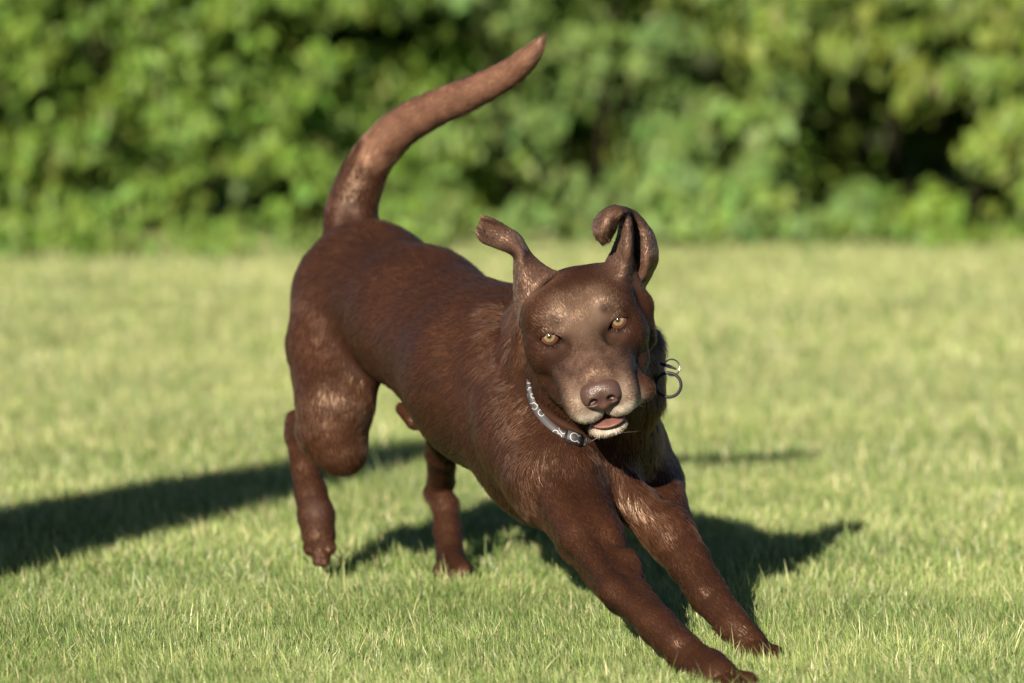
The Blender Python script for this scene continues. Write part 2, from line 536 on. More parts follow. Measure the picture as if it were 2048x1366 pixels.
# left foreleg
chain('foreL', [((1252, 880, 6.65), .0432), ((1298, 965, 6.625), .0377), ((1336, 1062, 6.54), .0299)], .012, .014)
chain('foreL', [((1336, 1062, 6.52), .0299), ((1376, 1122, 6.48), .0250), ((1418, 1190, 6.44), .0221), ((1466, 1250, 6.40), .0184), ((1505, 1294, 6.38), .0184)], .006, .010)
for (tx, ty, td) in ((1518, 1328, 6.34), (1536, 1328, 6.33), (1549, 1321, 6.335), (1549, 1308, 6.35)):
    cap('foreL', (1508, 1302, 6.37), (tx, ty, td), .0125, .0104, .0022, None, .007)
cap('foreL', (1330, 1080, 6.49), (1405, 1180, 6.423), .011, .009, .010, None, .010)
cap('foreL', (1440, 1205, 6.42), (1480, 1255, 6.385), .0105, .0105, .008, None, .009)
# loose skin and feather at the left elbow / armpit
cap('foreL', (1270, 1012, 6.52), (1332, 1066, 6.50), .021, .017, .03, dn + np.array([.6, 0, 0]), .024)
cap('trunk', (1205, 950, 6.545), (1256, 995, 6.52), .036, .020, .025, dn, .024)
cap('foreR', (1255, 1118, 6.36), (1272, 1148, 6.34), .012, .008, .010, None, .018)   # tuft behind the elbow
# tail
TAIL = [((712, 505, 7.17), .040), ((702, 430, 7.19), .0335), ((722, 362, 7.19), .0295), ((752, 308, 7.18), .0265), ((800, 258, 7.16), .0245), ((862, 221, 7.13), .0225),
        ((940, 188, 7.09), .0200), ((1010, 153, 7.06), .0172), ((1050, 122, 7.04), .0140), ((1074, 95, 7.03), .0088), ((1087, 77, 7.03), .0026)]
def smooth_chain(pts, n):
    rows = [(*p_, r_) for p_, r_ in pts]
    out = catmull([np.array(q, float) for q in rows], n)
    return [((q[0], q[1], q[2]), max(q[3], .002)) for q in out]


chain('tail', smooth_chain(TAIL, 31), .002, .014, 'tail')
# sheath
cap('sheath', (832, 838, 6.95), (804, 818, 6.97), .014, .0080, .01, None, .006)

GROUP_K = {'trunk': .03, 'shoulder': .011, 'hindR': .032, 'hindR2': .010, 'hindL': .03, 'hindL2': .014, 'foreR': .026, 'foreL': .022, 'tail': .020, 'sheath': .010}

# ---- head, in centimetres, its own axes: x image right, y out of the muzzle, z crown
HP, HR = R(22), R(13.5)
_F = math.cos(HP) * -EF - math.sin(HP) * EU
_U = math.cos(HP) * EU + math.sin(HP) * -EF
_EX2 = math.cos(HR) * EX + math.sin(HR) * EU
_EU2 = math.cos(HR) * EU - math.sin(HR) * EX
HF = math.cos(HP) * -EF - math.sin(HP) * _EU2
HU = math.cos(HP) * _EU2 + math.sin(HP) * -EF
HX = _EX2
HM = np.stack([HX, HF, HU])            # rows: local axes in world
HO = P(1170, 664, 6.38)


def to_head(p):
    return (p - HO) @ HM.T * 100.0


def from_head(q):
    return HO + np.asarray(q) @ HM / 100.0


EYE_X, EYE_Y, EYE_R = 3.95, -1.12, 1.12


def almond(q, s):
    """2-D eye opening (image-plane of the head), negative inside; s = side"""
    x = (q[:, 0] - s * EYE_X) * s; z = q[:, 2]
    an = R(11)
    X = x * math.cos(an) + z * math.sin(an); Z = -x * math.sin(an) + z * math.cos(an)
    X = X + 0.10
    up = np.sqrt(X ** 2 + (Z + .90) ** 2) - 1.565
    lo = np.sqrt(X ** 2 + (Z - 1.02) ** 2) - 1.66
    return np.maximum(up, lo)


def head_sdf(q):
    ax = np.abs(q[:, 0])
    m = q.copy(); m[:, 0] = ax
    A = np.array
    d = ell(q, (0, -6.6, -.3), (6.6, 7.4, 5.0))
    d = smin(d, ell(m, (3.6, -6.6, 1.6), (2.6, 4.5, 2.6)), 1.6)
    d = smin(d, cone(q, A([6.2, -6.8, 2.4]), A([6.9, -6.4, -1.0]), 1.1, 1.2), 1.2)
    d = smin(d, cone(q, A([6.9, -6.4, -1.0]), A([6.6, -5.6, -4.8]), 1.2, 1.2), 1.2)
    d = smin(d, ell(m, (4.5, -4.6, -3.0), (2.5, 4.2, 3.6)), 1.6)
    d = smin(d, ell(m, (3.4, -3.0, 1.8), (2.2, 2.1, 1.6)), 2.2)
    d = smin(d, cone(q, A([0, -1.5, -.6]), A([0, 8.0, -2.5]), 2.5, 1.75), 1.8)
    d = smin(d, cone(m, A([1.6, -.5, -3.0]), A([1.55, 7.0, -4.25]), 3.4, 2.5), 1.2)
    d = smin(d, ell(m, (4.7, -1.8, -1.9), (1.6, 2.2, 1.5)), 2.4)          # cheek bone under the eye
    # upper lips
    d = smin(d, ell(m, (2.3, 6.3, -5.65), (1.9, 2.9, 1.95)), 1.0)
    d = smin(d, cone(m, A([3.1, 0.5, -5.2]), A([2.7, 5.6, -5.8]), 1.5, 1.1), 1.0)
    d = smin(d, ell(m, (1.7, 6.9, -6.45), (1.75, 2.0, 1.15)), .7)
    # lip blown outwards on the dog's left
    d = smin(d, cone(q, A([3.6, 2.0, -5.6]), A([4.75, 4.6, -6.5]), 1.2, 1.25), .9)
    d = smin(d, cone(q, A([4.75, 4.6, -6.5]), A([3.2, 6.6, -6.6]), 1.2, .8), .7)
    # lower jaw
    j = cone(q, A([0, -4, -6.4]), A([0, 5.4, -8.95]), 3.2, 1.3)
    j = smin(j, ell(q, (0, 6.2, -9.2), (2.1, 1.75, .85)), .8)
    j = smin(j, ell(m, (2.2, -1.0, -6.6), (2.0, 4, 1.8)), 1.4)
    j = smin(j, cone(m, A([4.2, -2.5, -5.4]), A([2.4, 3.2, -6.6]), 2.3, 1.7), 1.6)
    # opening of the mouth
    mo = ell(q, (.15, 7.3, -8.15), (2.1, 2.3, .38))
    d = smin(d, j, .55)
    d = smax(d, -mo, .35)
    # seat of the nose
    d = smin(d, ell(q, (0, 8.1, -3.5), (1.95, 1.2, 1.6)), .7)
    # furrow up the brow, groove under the nose
    d = smax(d, -cone(q, A([0, -1.3, 3.9]), A([0, -6.0, 6.5]), .5, .5), 1.8)
    d = smax(d, -cone(q, A([0, 9.6, -5.2]), A([0, 8.9, -7.2]), .12, .14), .5)
    # hollow in front of the eyes
    d = smax(d, -ell(m, (2.9, 1.9, -.5), (.65, 1.3, .7)), 1.6)
    # brow knobs
    d = smin(d, ell(m, (2.7, -1.2, 2.2), (.8, .75, .7)), 1.2)
    # eyelids
    e = np.sqrt((ax - EYE_X) ** 2 + (q[:, 1] - EYE_Y) ** 2 + q[:, 2] ** 2)
    d = smax(d, -(e - 1.75) - .55, .6)
    d = smin(d, np.maximum(e - (EYE_R + .20), -(q[:, 1] - EYE_Y) - .8), .45)
    for s in (-1, 1):
        al = almond(q, s)
        cut = np.maximum(al, -(q[:, 1] - EYE_Y - .0))
        cut = np.maximum(cut, np.abs(q[:, 0] - s * EYE_X) - 2.2)
        d = smax(d, -cut, .10)
        es = np.sqrt((q[:, 0] - s * EYE_X) ** 2 + (q[:, 1] - EYE_Y) ** 2 + q[:, 2] ** 2)
        d = smax(d, -(es - EYE_R - .02), .05)
    return d


# ---- ears: thin curled sheets
def sheet(rows, nu, nv):
    g_ = np.array([[P(*c) for c in r] for r in rows])
    g_ = catmull(g_, nu)
    g_ = np.swapaxes(catmull(np.swapaxes(g_, 0, 1), nv), 0, 1)
    return g_


EAR_R = sheet([  # on the dog's right (image left): narrow twist, then the flap thrown outwards
    [(1042, 650, 6.45), (1052, 605, 6.41), (1085, 565, 6.41), (1112, 548, 6.43)],
    [(1033, 600, 6.455), (1045, 565, 6.415), (1068, 543, 6.42), (1089, 535, 6.44)],
    [(1031, 550, 6.46), (1041, 530, 6.42), (1052, 520, 6.43), (1065, 515, 6.455)],
    [(1030, 514, 6.455), (1036, 506, 6.428), (1042, 499, 6.432), (1050, 494, 6.46)],
    [(1012, 500, 6.445), (1019, 489, 6.435), (1026, 480, 6.437), (1036, 472, 6.455)],
    [(988, 491, 6.435), (995, 476, 6.437), (1002, 464, 6.44), (1009, 454, 6.445)],
    [(968, 483, 6.425), (974, 464, 6.434), (981, 449, 6.434), (986, 441, 6.43)],
    [(958, 472, 6.42), (962, 455, 6.43), (966, 442, 6.43), (970, 435, 6.425)],
], 60, 36)
EAR_L = sheet([  # on the dog's left: stands up, folds and hangs a rolled tip forwards
    [(1208, 562, 6.42), (1240, 556, 6.40), (1266, 566, 6.43), (1276, 572, 6.45), (1284, 578, 6.50)],
    [(1214, 528, 6.44), (1250, 528, 6.405), (1272, 538, 6.45), (1290, 545, 6.44), (1301, 545, 6.475)],
    [(1228, 500, 6.45), (1256, 503, 6.40), (1267, 510, 6.47), (1292, 516, 6.435), (1312, 518, 6.46)],
    [(1240, 464, 6.44), (1257, 470, 6.40), (1267, 474, 6.475), (1289, 477, 6.44), (1308, 480, 6.462)],
    [(1240, 438, 6.43), (1255, 440, 6.40), (1264, 444, 6.465), (1280, 447, 6.44), (1294, 454, 6.455)],
    [(1226, 421, 6.425), (1240, 418, 6.40), (1250, 420, 6.41), (1260, 422, 6.42), (1270, 428, 6.44)],
    [(1210, 423, 6.41), (1220, 418, 6.39), (1229, 419, 6.385), (1237, 421, 6.385), (1245, 425, 6.385)],
    [(1193, 440, 6.405), (1206, 437, 6.385), (1214, 437, 6.38), (1221, 438, 6.38), (1234, 440, 6.39)],
    [(1190, 463, 6.405), (1202, 463, 6.385), (1210, 461, 6.384), (1218, 460, 6.388), (1230, 456, 6.40)],
    [(1203, 484, 6.41), (1208, 484, 6.40), (1212, 482, 6.40), (1216, 480, 6.40), (1220, 476, 6.405)],
], 64, 40)


class Sheet:
    def __init__(self, g_, t0, t1):
        n = g_.shape[0]
        self.pts = g_.reshape(-1, 3)
        self.th = np.repeat(np.linspace(t0, t1, n), g_.shape[1])
        fl = np.gradient(g_, axis=0)
        fl /= np.linalg.norm(fl, axis=2, keepdims=True) + 1e-9
        self.fl = fl.reshape(-1, 3)
        self.lo = self.pts.min(0) - .02; self.hi = self.pts.max(0) + .02
        self.u = np.repeat(np.linspace(0, 1, n), g_.shape[1])

    def near(self, p):
        best = np.full(len(p), 9.0); bi = np.zeros(len(p), int)
        for s in range(0, len(p), 3000):
            q = p[s:s + 3000]
            D = (q * q).sum(1)[:, None] + (self.pts * self.pts).sum(1)[None] - 2 * q @ self.pts.T
            D = np.sqrt(np.maximum(D, 0)) - self.th[None]
            i = D.argmin(1)
            bi[s:s + 3000] = i; best[s:s + 3000] = D[np.arange(len(q)), i]
        return best, bi

    def sdf(self, p):
        d = np.full(len(p), .05)
        k = np.all((p > self.lo) & (p < self.hi), 1)
        if k.any(): d[k] = self.near(p[k])[0]
        return d


EARS = [Sheet(EAR_R, .0032, .0024), Sheet(EAR_L, .0032, .0025)]
HEAD_C = from_head((0, -2, -2))


def dog_sdf(p):
    lo, hi = p.min(0), p.max(0)
    c = (lo + hi) / 2; rad = np.linalg.norm(hi - lo) / 2
    groups = {}
    for (gname, a, b, r1, r2, k, f, hl, key) in PRIMS:
        ba = b - a
        h = np.clip((c - a) @ ba / (ba @ ba), 0, 1)
        if np.linalg.norm(c - a - h * ba) - max(r1, r2) - rad > .10: continue
        d = cone(p, a, b, r1, r2)
        groups[gname] = smin(groups[gname], d, k) if gname in groups else d
    D = np.full(len(p), .2)
    for gname in ('trunk', 'shoulder', 'hindR', 'hindL', 'foreR', 'foreL', 'hindR2', 'hindL2', 'tail', 'sheath'):
        if gname in groups: D = smin(D, groups[gname], GROUP_K[gname])
    if np.linalg.norm(c - HEAD_C) - rad < .26:
        hd = head_sdf(to_head(p)) * .01
        D = smin(D, hd, .022)
        for e in EARS:
            if np.all(hi > e.lo) and np.all(lo < e.hi):
                D = smin(D, e.sdf(p), .0035)
    return D


def sdf_blocks(p, n=4000):
    return np.concatenate([dog_sdf(p[i:i + n]) for i in range(0, len(p), n)])


def surface_nets(h, B=8):
    los = np.min([np.minimum(a - r1, b - r2) for (_, a, b, r1, r2, *_r) in PRIMS], 0)
    his = np.max([np.maximum(a + r1, b + r2) for (_, a, b, r1, r2, *_r) in PRIMS], 0)
    los = np.minimum(los, np.min([e.lo for e in EARS], 0)) - .02
    his = np.maximum(his, np.max([e.hi for e in EARS], 0)) + .02
    los = np.minimum(los, HEAD_C - .18); his = np.maximum(his, HEAD_C + .18)
    nb = np.ceil((his - los) / (h * B)).astype(int)
    G = np.full(nb * B + 1, 1.0, f32)
    bi = np.stack(np.meshgrid(*[np.arange(n) for n in nb], indexing='ij'), -1).reshape(-1, 3)
    cen = los + (bi + .5) * h * B
    # coarse pass in spatial tiles so far parts are skipped
    key = (bi // 3) @ np.array([10000, 100, 1])
    order = np.argsort(key, kind='stable')
    cd = np.zeros(len(bi))
    ks, st = np.unique(key[order], return_index=True)
    st = list(st) + [len(order)]
    for i in range(len(ks)):
        idx = order[st[i]:st[i + 1]]
        cd[idx] = dog_sdf(cen[idx])
    diag = h * B * .5 * math.sqrt(3)
    loc = np.stack(np.meshgrid(*[np.arange(B + 1)] * 3, indexing='ij'), -1).reshape(-1, 3)
    for i in range(len(bi)):
        s = bi[i] * B
        sl = tuple(slice(a, a + B + 1) for a in s)
        if abs(cd[i]) < diag * 1.35 + .004:
            G[sl] = dog_sdf(los + (s + loc) * h).reshape(B + 1, B + 1, B + 1)
        elif cd[i] < 0:
            G[tuple(slice(a + 1, a + B) for a in s)] = -1
    neg = G < 0
    cnt = np.zeros(np.array(neg.shape) - 1, np.uint8)
    corners = [(i, j, k) for i in (0, 1) for j in (0, 1) for k in (0, 1)]
    nx, ny, nz = cnt.shape
    for (i, j, k) in corners:
        cnt += neg[i:i + nx, j:j + ny, k:k + nz]
    act = (cnt > 0) & (cnt < 8)
    ci = np.argwhere(act)
    vid = np.full(cnt.shape, -1, np.int32)
    vid[act] = np.arange(len(ci))
    acc = np.zeros((len(ci), 3)); num = np.zeros(len(ci))
    for a in corners:
        for ax in range(3):
            if a[ax]: continue
            b_ = list(a); b_[ax] = 1
            ga = G[tuple((ci + a).T)]; gb = G[tuple((ci + b_).T)]
            x = (ga < 0) != (gb < 0)
            t_ = ga / (ga - gb + 1e-12)
            p = np.asarray(a, float)[None].repeat(len(ci), 0); p[:, ax] = t_
            acc[x] += p[x]; num[x] += 1
    V = los + (ci + acc / np.maximum(num, 1)[:, None]) * h
    F = []
    for ax in range(3):
        u, v = (ax + 1) % 3, (ax + 2) % 3
        s0 = [slice(1, n - 1) for n in neg.shape]; s1 = list(s0)
        s0[ax] = slice(0, neg.shape[ax] - 1); s1[ax] = slice(1, neg.shape[ax])
        A, Bq = neg[tuple(s0)], neg[tuple(s1)]
        e = np.argwhere(A != Bq)
        fl = A[tuple(e.T)]
        off = np.array([1, 1, 1]); off[ax] = 0
        e = e + off
        def at_(du, dv):
            q = e.copy(); q[:, u] -= du; q[:, v] -= dv
            return vid[tuple(q.T)]
        q = np.stack([at_(1, 1), at_(0, 1), at_(0, 0), at_(1, 0)], 1)
        q[~fl] = q[~fl][:, ::-1]
        F.append(q)
    F = np.concatenate(F)
    return V, F[np.all(F >= 0, 1)]


def grad(p, e=.0006):
    o = sdf_spatial
    gx = [o(p + np.eye(3)[i] * e) - o(p - np.eye(3)[i] * e) for i in range(3)]
    g_ = np.stack(gx, 1) / (2 * e)
    return g_


def sdf_spatial(p):
    key = np.floor(p / .05).astype(int) @ np.array([1000003, 1009, 1])
    order = np.argsort(key, kind='stable')
    ks, st = np.unique(key[order], return_index=True)
    st = list(st) + [len(order)]
    d = np.zeros(len(p))
    for i in range(len(ks)):
        idx = order[st[i]:st[i + 1]]
        d[idx] = dog_sdf(p[idx])
    return d


VOX = .0034
DV, DF = surface_nets(VOX)
for _ in range(2):
    g_ = grad(DV); n2 = np.sum(g_ * g_, 1) + 1e-6
    stp = (sdf_spatial(DV) / n2)[:, None] * g_
    l = np.linalg.norm(stp, axis=1, keepdims=True)
    DV = DV - stp * np.minimum(1, .0025 / (l + 1e-9))
# finer mesh on the face
bm = bmesh.new()
bv = [bm.verts.new(v) for v in DV]
for q in DF: 
    try: bm.faces.new([bv[i] for i in q])
    except ValueError: pass
def refine(test):
    bm.verts.ensure_lookup_table()
    co = np.array([v.co[:] for v in bm.verts])
    k = test(co)
    bm.verts.index_update()
    ed = [e for e in bm.edges if k[e.verts[0].index] and k[e.verts[1].index]]
    bmesh.ops.subdivide_edges(bm, edges=ed, cuts=1, use_grid_fill=True)
    bm.verts.ensure_lookup_table(); bm.verts.index_update()
    co = np.array([v.co[:] for v in bm.verts])
    i = np.where(test(co))[0]
    p = co[i]
    for _ in range(2):
        g_ = grad(p, .0003); n2 = np.sum(g_ * g_, 1) + 1e-6
        stp = (sdf_spatial(p) / n2)[:, None] * g_
        l = np.linalg.norm(stp, axis=1, keepdims=True)
        p = p - stp * np.minimum(1, .0015 / (l + 1e-9))
    for a, b_ in zip(i, p): bm.verts[a].co = b_
def face_zone(co):
    q = to_head(co)
    return (q[:, 1] > -5) & (np.abs(q[:, 0]) < 8) & (q[:, 2] > -11) & (q[:, 2] < 7) & (q[:, 1] < 12)
def ear_zone(co):
    k = np.zeros(len(co), bool)
    for e in EARS:
        i = np.where(np.all((co > e.lo) & (co < e.hi), 1))[0]
        k[i] |= e.near(co[i])[0] < .004
    return k & ~face_zone(co)
def lid_zone(co):
    q = to_head(co)
    e = np.sqrt((np.abs(q[:, 0]) - EYE_X) ** 2 + (q[:, 1] - EYE_Y) ** 2 + q[:, 2] ** 2) < 1.9
    al = np.minimum(np.abs(almond(q, -1)), np.abs(almond(q, 1)))
    return e & (q[:, 1] > -1.4) & (al < .3)
def eye_zone(co):
    q = to_head(co)
    e = np.sqrt((np.abs(q[:, 0]) - EYE_X) ** 2 + (q[:, 1] - EYE_Y) ** 2 + q[:, 2] ** 2) < 2.3
    mth = np.sum(((q - [0, 7, -7.8]) / [3.2, 4, 2.2]) ** 2, 1) < 1
    return (e & (q[:, 1] > -1.6)) | mth
refine(ear_zone)
refine(face_zone)
refine(eye_zone)
refine(lid_zone)
bmesh.ops.recalc_face_normals(bm, faces=bm.faces)
body_me = bpy.data.meshes.new("body")
bm.to_mesh(body_me); bm.free()
body_me.polygons.foreach_set("use_smooth", np.ones(len(body_me.polygons), bool))
nv_ = len(body_me.vertices)
BV = np.zeros(nv_ * 3, f32); body_me.vertices.foreach_get("co", BV); BV = BV.reshape(-1, 3).astype(float)
BN = np.zeros(nv_ * 3, f32); body_me.vertices.foreach_get("normal", BN); BN = BN.reshape(-1, 3).astype(float)
print("dog verts", nv_)

# ---- per-point coat data: flow, hair length, colour
W = []; FL = []; HLn = []; TL = []
for (gname, a, b, r1, r2, k, f, hl, key) in PRIMS:
    d = cone(BV, a, b, r1, r2)
    W.append(np.exp(-np.maximum(d, 0) / .012)); FL.append(f); HLn.append(hl); TL.append(1.0 if key == 'tail' else 0.0)
W = np.array(W)
Q = to_head(BV)
hd = head_sdf(Q) * .01
wh = np.exp(-np.maximum(hd, 0) / .008) * 3 * (np.linalg.norm(BV - HEAD_C, axis=1) < .25)
hf = Q - np.array([0, 9.6, -3.2])
hf = hf / (np.linalg.norm(hf, axis=1, keepdims=True) + 1e-9)
hf_w = hf @ HM
we = []; fe = []
for e in EARS:
    w = np.zeros(nv_); fw = np.zeros((nv_, 3))
    k = np.all((BV > e.lo) & (BV < e.hi), 1)
    d, i = e.near(BV[k])
    w[k] = np.exp(-np.maximum(d - .001, 0) / .004) * 8
    fw[k] = e.fl[i]
    we.append(w); fe.append(fw)
flow = W.T @ np.array(FL) + wh[:, None] * hf_w + sum(w[:, None] * f for w, f in zip(we, fe))
tot = W.sum(0) + wh + sum(we) + 1e-9
hlen = (W.T @ np.array(HLn) + wh * .0075 + sum(we) * .0075) / tot
tailw = W.T @ np.array(TL) / tot
headw = wh / tot
earw = sum(we) / tot
flow = flow - BN * np.sum(flow * BN, 1, keepdims=True)
flow /= np.linalg.norm(flow, axis=1, keepdims=True) + 1e-6


def ramp(x, a, b_):
    t_ = np.clip((x - a) / (b_ - a), 0, 1)
    return t_ * t_ * (3 - 2 * t_)


CHOC = np.array([.051, .0194, .0094])


def coat_colour():
    c = np.tile(CHOC, (nv_, 1))
    def mix(col, w):
        nonlocal c
        w = np.clip(w, 0, 1)[:, None]
        c = c * (1 - w) + np.asarray(col) * w
    n1 = vnoise(BV, 14, 11); n2 = vnoise(BV, 60, 12); n3 = vnoise(BV, 170, 13)
    c *= (0.75 + .5 * n1)[:, None]
    # tail: reddish, sun-bleached beyond the dark root
    tp = np.array([P(*p_) for p_, _ in TAIL])
    i = ((BV[:, None] - tp[None]) ** 2).sum(2).argmin(1)
    tl = tailw * ramp(i + (n2 - .5) * 2, 2.3, 3.6) * (1 - .7 * ramp(i, 8, 10))
    mix((.225, .118, .078), tl * (.6 + .45 * n2))
    mix((.30, .18, .115), tl * ramp(i, 4.2, 2.8) * ramp(n3, .4, .75) * .8)
    ring = np.linalg.norm(BV - P(692, 425, 7.14), axis=1) / .018
    mix((.24, .17, .14), tailw * np.exp(-((ring - 1) / .35) ** 2) * (.2 + .3 * n3))
    # face
    x, y, z = Q.T
    ax_ = np.abs(x)
    F_ = headw
    mix((.20, .125, .092), F_ * ramp(y, -2, 7) * .75 * (.4 + .9 * n3) * ramp(ax_, 5.5, 3.0))
    mix((.30, .205, .15), F_ * np.exp(-(((ax_ - 2.1) / 1.5) ** 2 + ((z - 2.4) / 1.7) ** 2)) * ramp(y, -5, -2) * .75)     # paler brows
    mix((.032, .014, .009), F_ * np.exp(-(((ax_ - 2.75) / .75) ** 2 + ((z - 2.2) / .65) ** 2)) * ramp(y, -4, -1) * .9)     # dark brow spots
    mix((.045, .022, .014), F_ * np.exp(-((x / 1.3) ** 2 + ((y - 3.6) / 1.7) ** 2)) * ramp(z, -3, -1) * .75)                # dark smudge on the bridge
    mix((.030, .013, .008), F_ * np.exp(-(((ax_ - 4.0) / 1.7) ** 2 + ((z + 1.7) / .45) ** 2)) * ramp(y, -4, -1) * .7)
    mix((.24, .16, .115), F_ * np.exp(-((x / 1.1) ** 2)) * ramp(z, 4.6, 2.5) * ramp(z, -.5, 1.2) * .6)
    wlip = np.exp(-(((ax_ - .9) / np.where(x > 0, 3.2, 2.5)) ** 4 + ((z + 6.75) / 1.2) ** 4)) * ramp(y, 3.4, 6.0)
    wch = np.exp(-((x / 2.4) ** 2 + ((z + 9.4) / .85) ** 2)) * ramp(y, 4.2, 6.4)
    mix((.74, .64, .53), F_ * np.clip(wch * 1.3, 0, 1) * (.65 + .45 * n3))
    mix((.42, .32, .25), F_ * np.exp(-(((ax_ - 2.6) / 1.0) ** 2 + ((z + 4.3) / 1.3) ** 2)) * ramp(y, 4.5, 7) * .85)
    mix((.74, .64, .53), np.clip(wlip * 1.3, 0, 1) * (.55 + .6 * n3))
    # lids and lips: bare dark skin
    bare = np.zeros(nv_)
    for s in (-1, 1):
        al = almond(Q, s)
        r = np.exp(-(np.maximum(al, -.1) / .22) ** 2) * (np.abs(x - s * EYE_X) < 2.2) * (y > -2.2) * (y < 1.5) * (np.abs(z) < 1.6)
        bare = np.maximum(bare, r)
    mix((.035, .017, .012), F_ * bare)
    mo = ell(Q, (.15, 7.3, -8.15), (2.1, 2.3, .38))
    rm = np.exp(-(np.maximum(mo, -.05) / .08) ** 2) * (y > 2)
    mix((.05, .02, .017), rm)
    nose = np.exp(-np.maximum(ell(Q, (0, 9.3, -3.75), (2.05, 1.3, 1.55)), 0) / .2) * (y > 7.5)
    bare = np.maximum(np.maximum(bare, rm), nose)
    # ears: lighter, warm grey-brown
    mix((.135, .078, .056), earw * .8)
    # pads of the lifted hind paw
    pad = np.linalg.norm((BV - P(630, 1010, 7.05)), axis=1)
    mix((.16, .10, .085), np.exp(-(pad / .018) ** 2) * .7)
    return np.clip(c, .004, .9), bare


COL, BARE = coat_colour()
ca = body_me.attributes.new("col", 'FLOAT_COLOR', 'POINT')
ca.data.foreach_set("color", np.concatenate([COL * .5, np.ones((nv_, 1))], 1).astype(f32).ravel())

m_skin, t, b = mat_new("dog_skin")
at = t.nodes.new("ShaderNodeAttribute"); at.attribute_name = "col"
t.links.new(at.outputs["Color"], b.inputs["Base Color"])
b.inputs["Roughness"].default_value = .7
b.inputs["Specular IOR Level"].default_value = .12
body_me.materials.append(m_skin)

dog = bpy.data.objects.new("dog", None); link(dog)
dog.location = P(1130, 870, 6.62); dog.location.z = 0
tag(dog, "chocolate brown dog bounding over the lawn with tail raised and ears flung up", "dog")
INV = Matrix.Translation(-dog.location)


def part(name, verts, faces, mat, parent=None, cols=None, smooth=True):
    o = mesh_np(name, verts, faces, mat, parent or dog, cols, smooth)
    o.matrix_parent_inverse = (parent or dog).matrix_world.inverted() if False else Matrix.Translation(-dog.location) if (parent is None) else Matrix.Identity(4)
    return o


body = bpy.data.objects.new("body", body_me); link(body, dog); body.matrix_parent_inverse = INV

# ---- collar: a strap that lies on the neck
NT = 200
ang = np.linspace(0, 2 * np.pi, NT, endpoint=False)
CEN = P(1190, 757, 6.525)
RING = np.array([P(1190 + 133 * math.cos(a), 757 + 128 * math.sin(a), 6.535 - .055 * math.sin(a) + .012 * math.cos(a)) for a in ang])
VIS = (ang > R(84)) & (ang < R(177))
for _ in range(60):
    d_ = sdf_spatial(RING)
    k_ = VIS & (d_ < .0015)
    RING[k_] -= EF * .0015
RING[ang < R(97)] += EF * .03
RING[ang > R(179)] += EF * .02
for _ in range(5):
    RING = (np.roll(RING, 1, 0) + 2 * RING + np.roll(RING, -1, 0)) / 4
RN = grad(RING, .004)
out_ = RING - CEN; out_ /= np.linalg.norm(out_, axis=1, keepdims=True)
RN = np.where(VIS[:, None], RN + out_ * .4, out_)
for _ in range(10): RN = (np.roll(RN, 1, 0) + RN + np.roll(RN, -1, 0)) / 3
RT = np.roll(RING, -1, 0) - np.roll(RING, 1, 0); RT /= np.linalg.norm(RT, axis=1, keepdims=True)
RN -= RT * np.sum(RN * RT, 1, keepdims=True); RN /= np.linalg.norm(RN, axis=1, keepdims=True)
RW = np.cross(RT, RN)
m_web, t, b = mat_new("collar_webbing")
uv = t.nodes.new("ShaderNodeAttribute"); uv.attribute_name = "strap"
vo = t.nodes.new("ShaderNodeTexVoronoi"); vo.inputs["Scale"].default_value = 1.0; vo.feature = 'F1'
vo.inputs["Randomness"].default_value = .8
t.links.new(uv.outputs["Vector"], vo.inputs["Vector"])
r1 = t.nodes.new("ShaderNodeValToRGB")
el = r1.color_ramp.elements
el[0].position = .38; el[0].color = (.045, .045, .05, 1)
el[1].position = .41; el[1].color = (.48, .49, .52, 1)
e2 = el.new(.44); e2.color = (.48, .49, .52, 1)
e3 = el.new(.47); e3.color = (.06, .06, .066, 1)
t.links.new(vo.outputs["Distance"], r1.inputs[0]); t.links.new(r1.outputs[0], b.inputs["Base Color"])
b.inputs["Roughness"].default_value = .6
HB = .0041
prof = [(-HB, -.001), (-HB, .0026), (HB, .0026), (HB, -.001)]
V = np.stack([RING + RW * o_ + RN * t_ for o_, t_ in prof], 1).reshape(-1, 3)
lens = np.cumsum(np.r_[0, np.linalg.norm(np.diff(RING, axis=0), axis=1)])
SU = [(lens[i] / .0088, o_ / .0088, 0) for i in range(NT) for o_, t_ in prof]
F = []
for i in range(NT):
    j = (i + 1) % NT
    for k in range(4):
        k2 = (k + 1) % 4
        F.append((i * 4 + k, i * 4 + k2, j * 4 + k2, j * 4 + k))
col_o = part("collar", V, np.array(F), m_web, smooth=False)
tag(col_o, "grey nylon collar with white curls")
sa = col_o.data.attributes.new("strap", 'FLOAT_VECTOR', 'POINT')
sa.data.foreach_set("vector", np.array(SU, f32).ravel())
# buckle: two black end bars with a printed plate between them
ib = int(np.argmin(np.linalg.norm(RING - P(1147, 870, 6.47), axis=1)))
def on_strap(i, al, ac, up):
    return RING[i] + RT[i] * al + RW[i] * ac + RN[i] * up
def slab(i, l, w, t0, t1, bev, off=0):
    bmx = bmesh.new()
    r_ = bmesh.ops.create_cube(bmx, size=1)
    bmesh.ops.scale(bmx, vec=(l, w, t1 - t0), verts=bmx.verts)
    bmesh.ops.bevel(bmx, geom=bmx.edges[:], offset=bev, segments=3, affect='EDGES')
    vs = [on_strap(i, v.co.x + off, v.co.y, v.co.z + (t0 + t1) / 2) for v in bmx.verts]
    fs = [[v.index for v in f.verts] for f in bmx.faces]
    bmx.free()
    return vs, fs
m_plast = mat_plain("buckle_plastic", (.012, .012, .014), .35)
V, F = slab(ib, .022, .0150, .0005, .0064, .0018)
bk = part("buckle", V, F, m_plast, col_o)
V, F = slab(ib, .0165, .0118, .0058, .0070, .0006, .001)
pl = part("printed_plate", V, F, m_web, col_o)
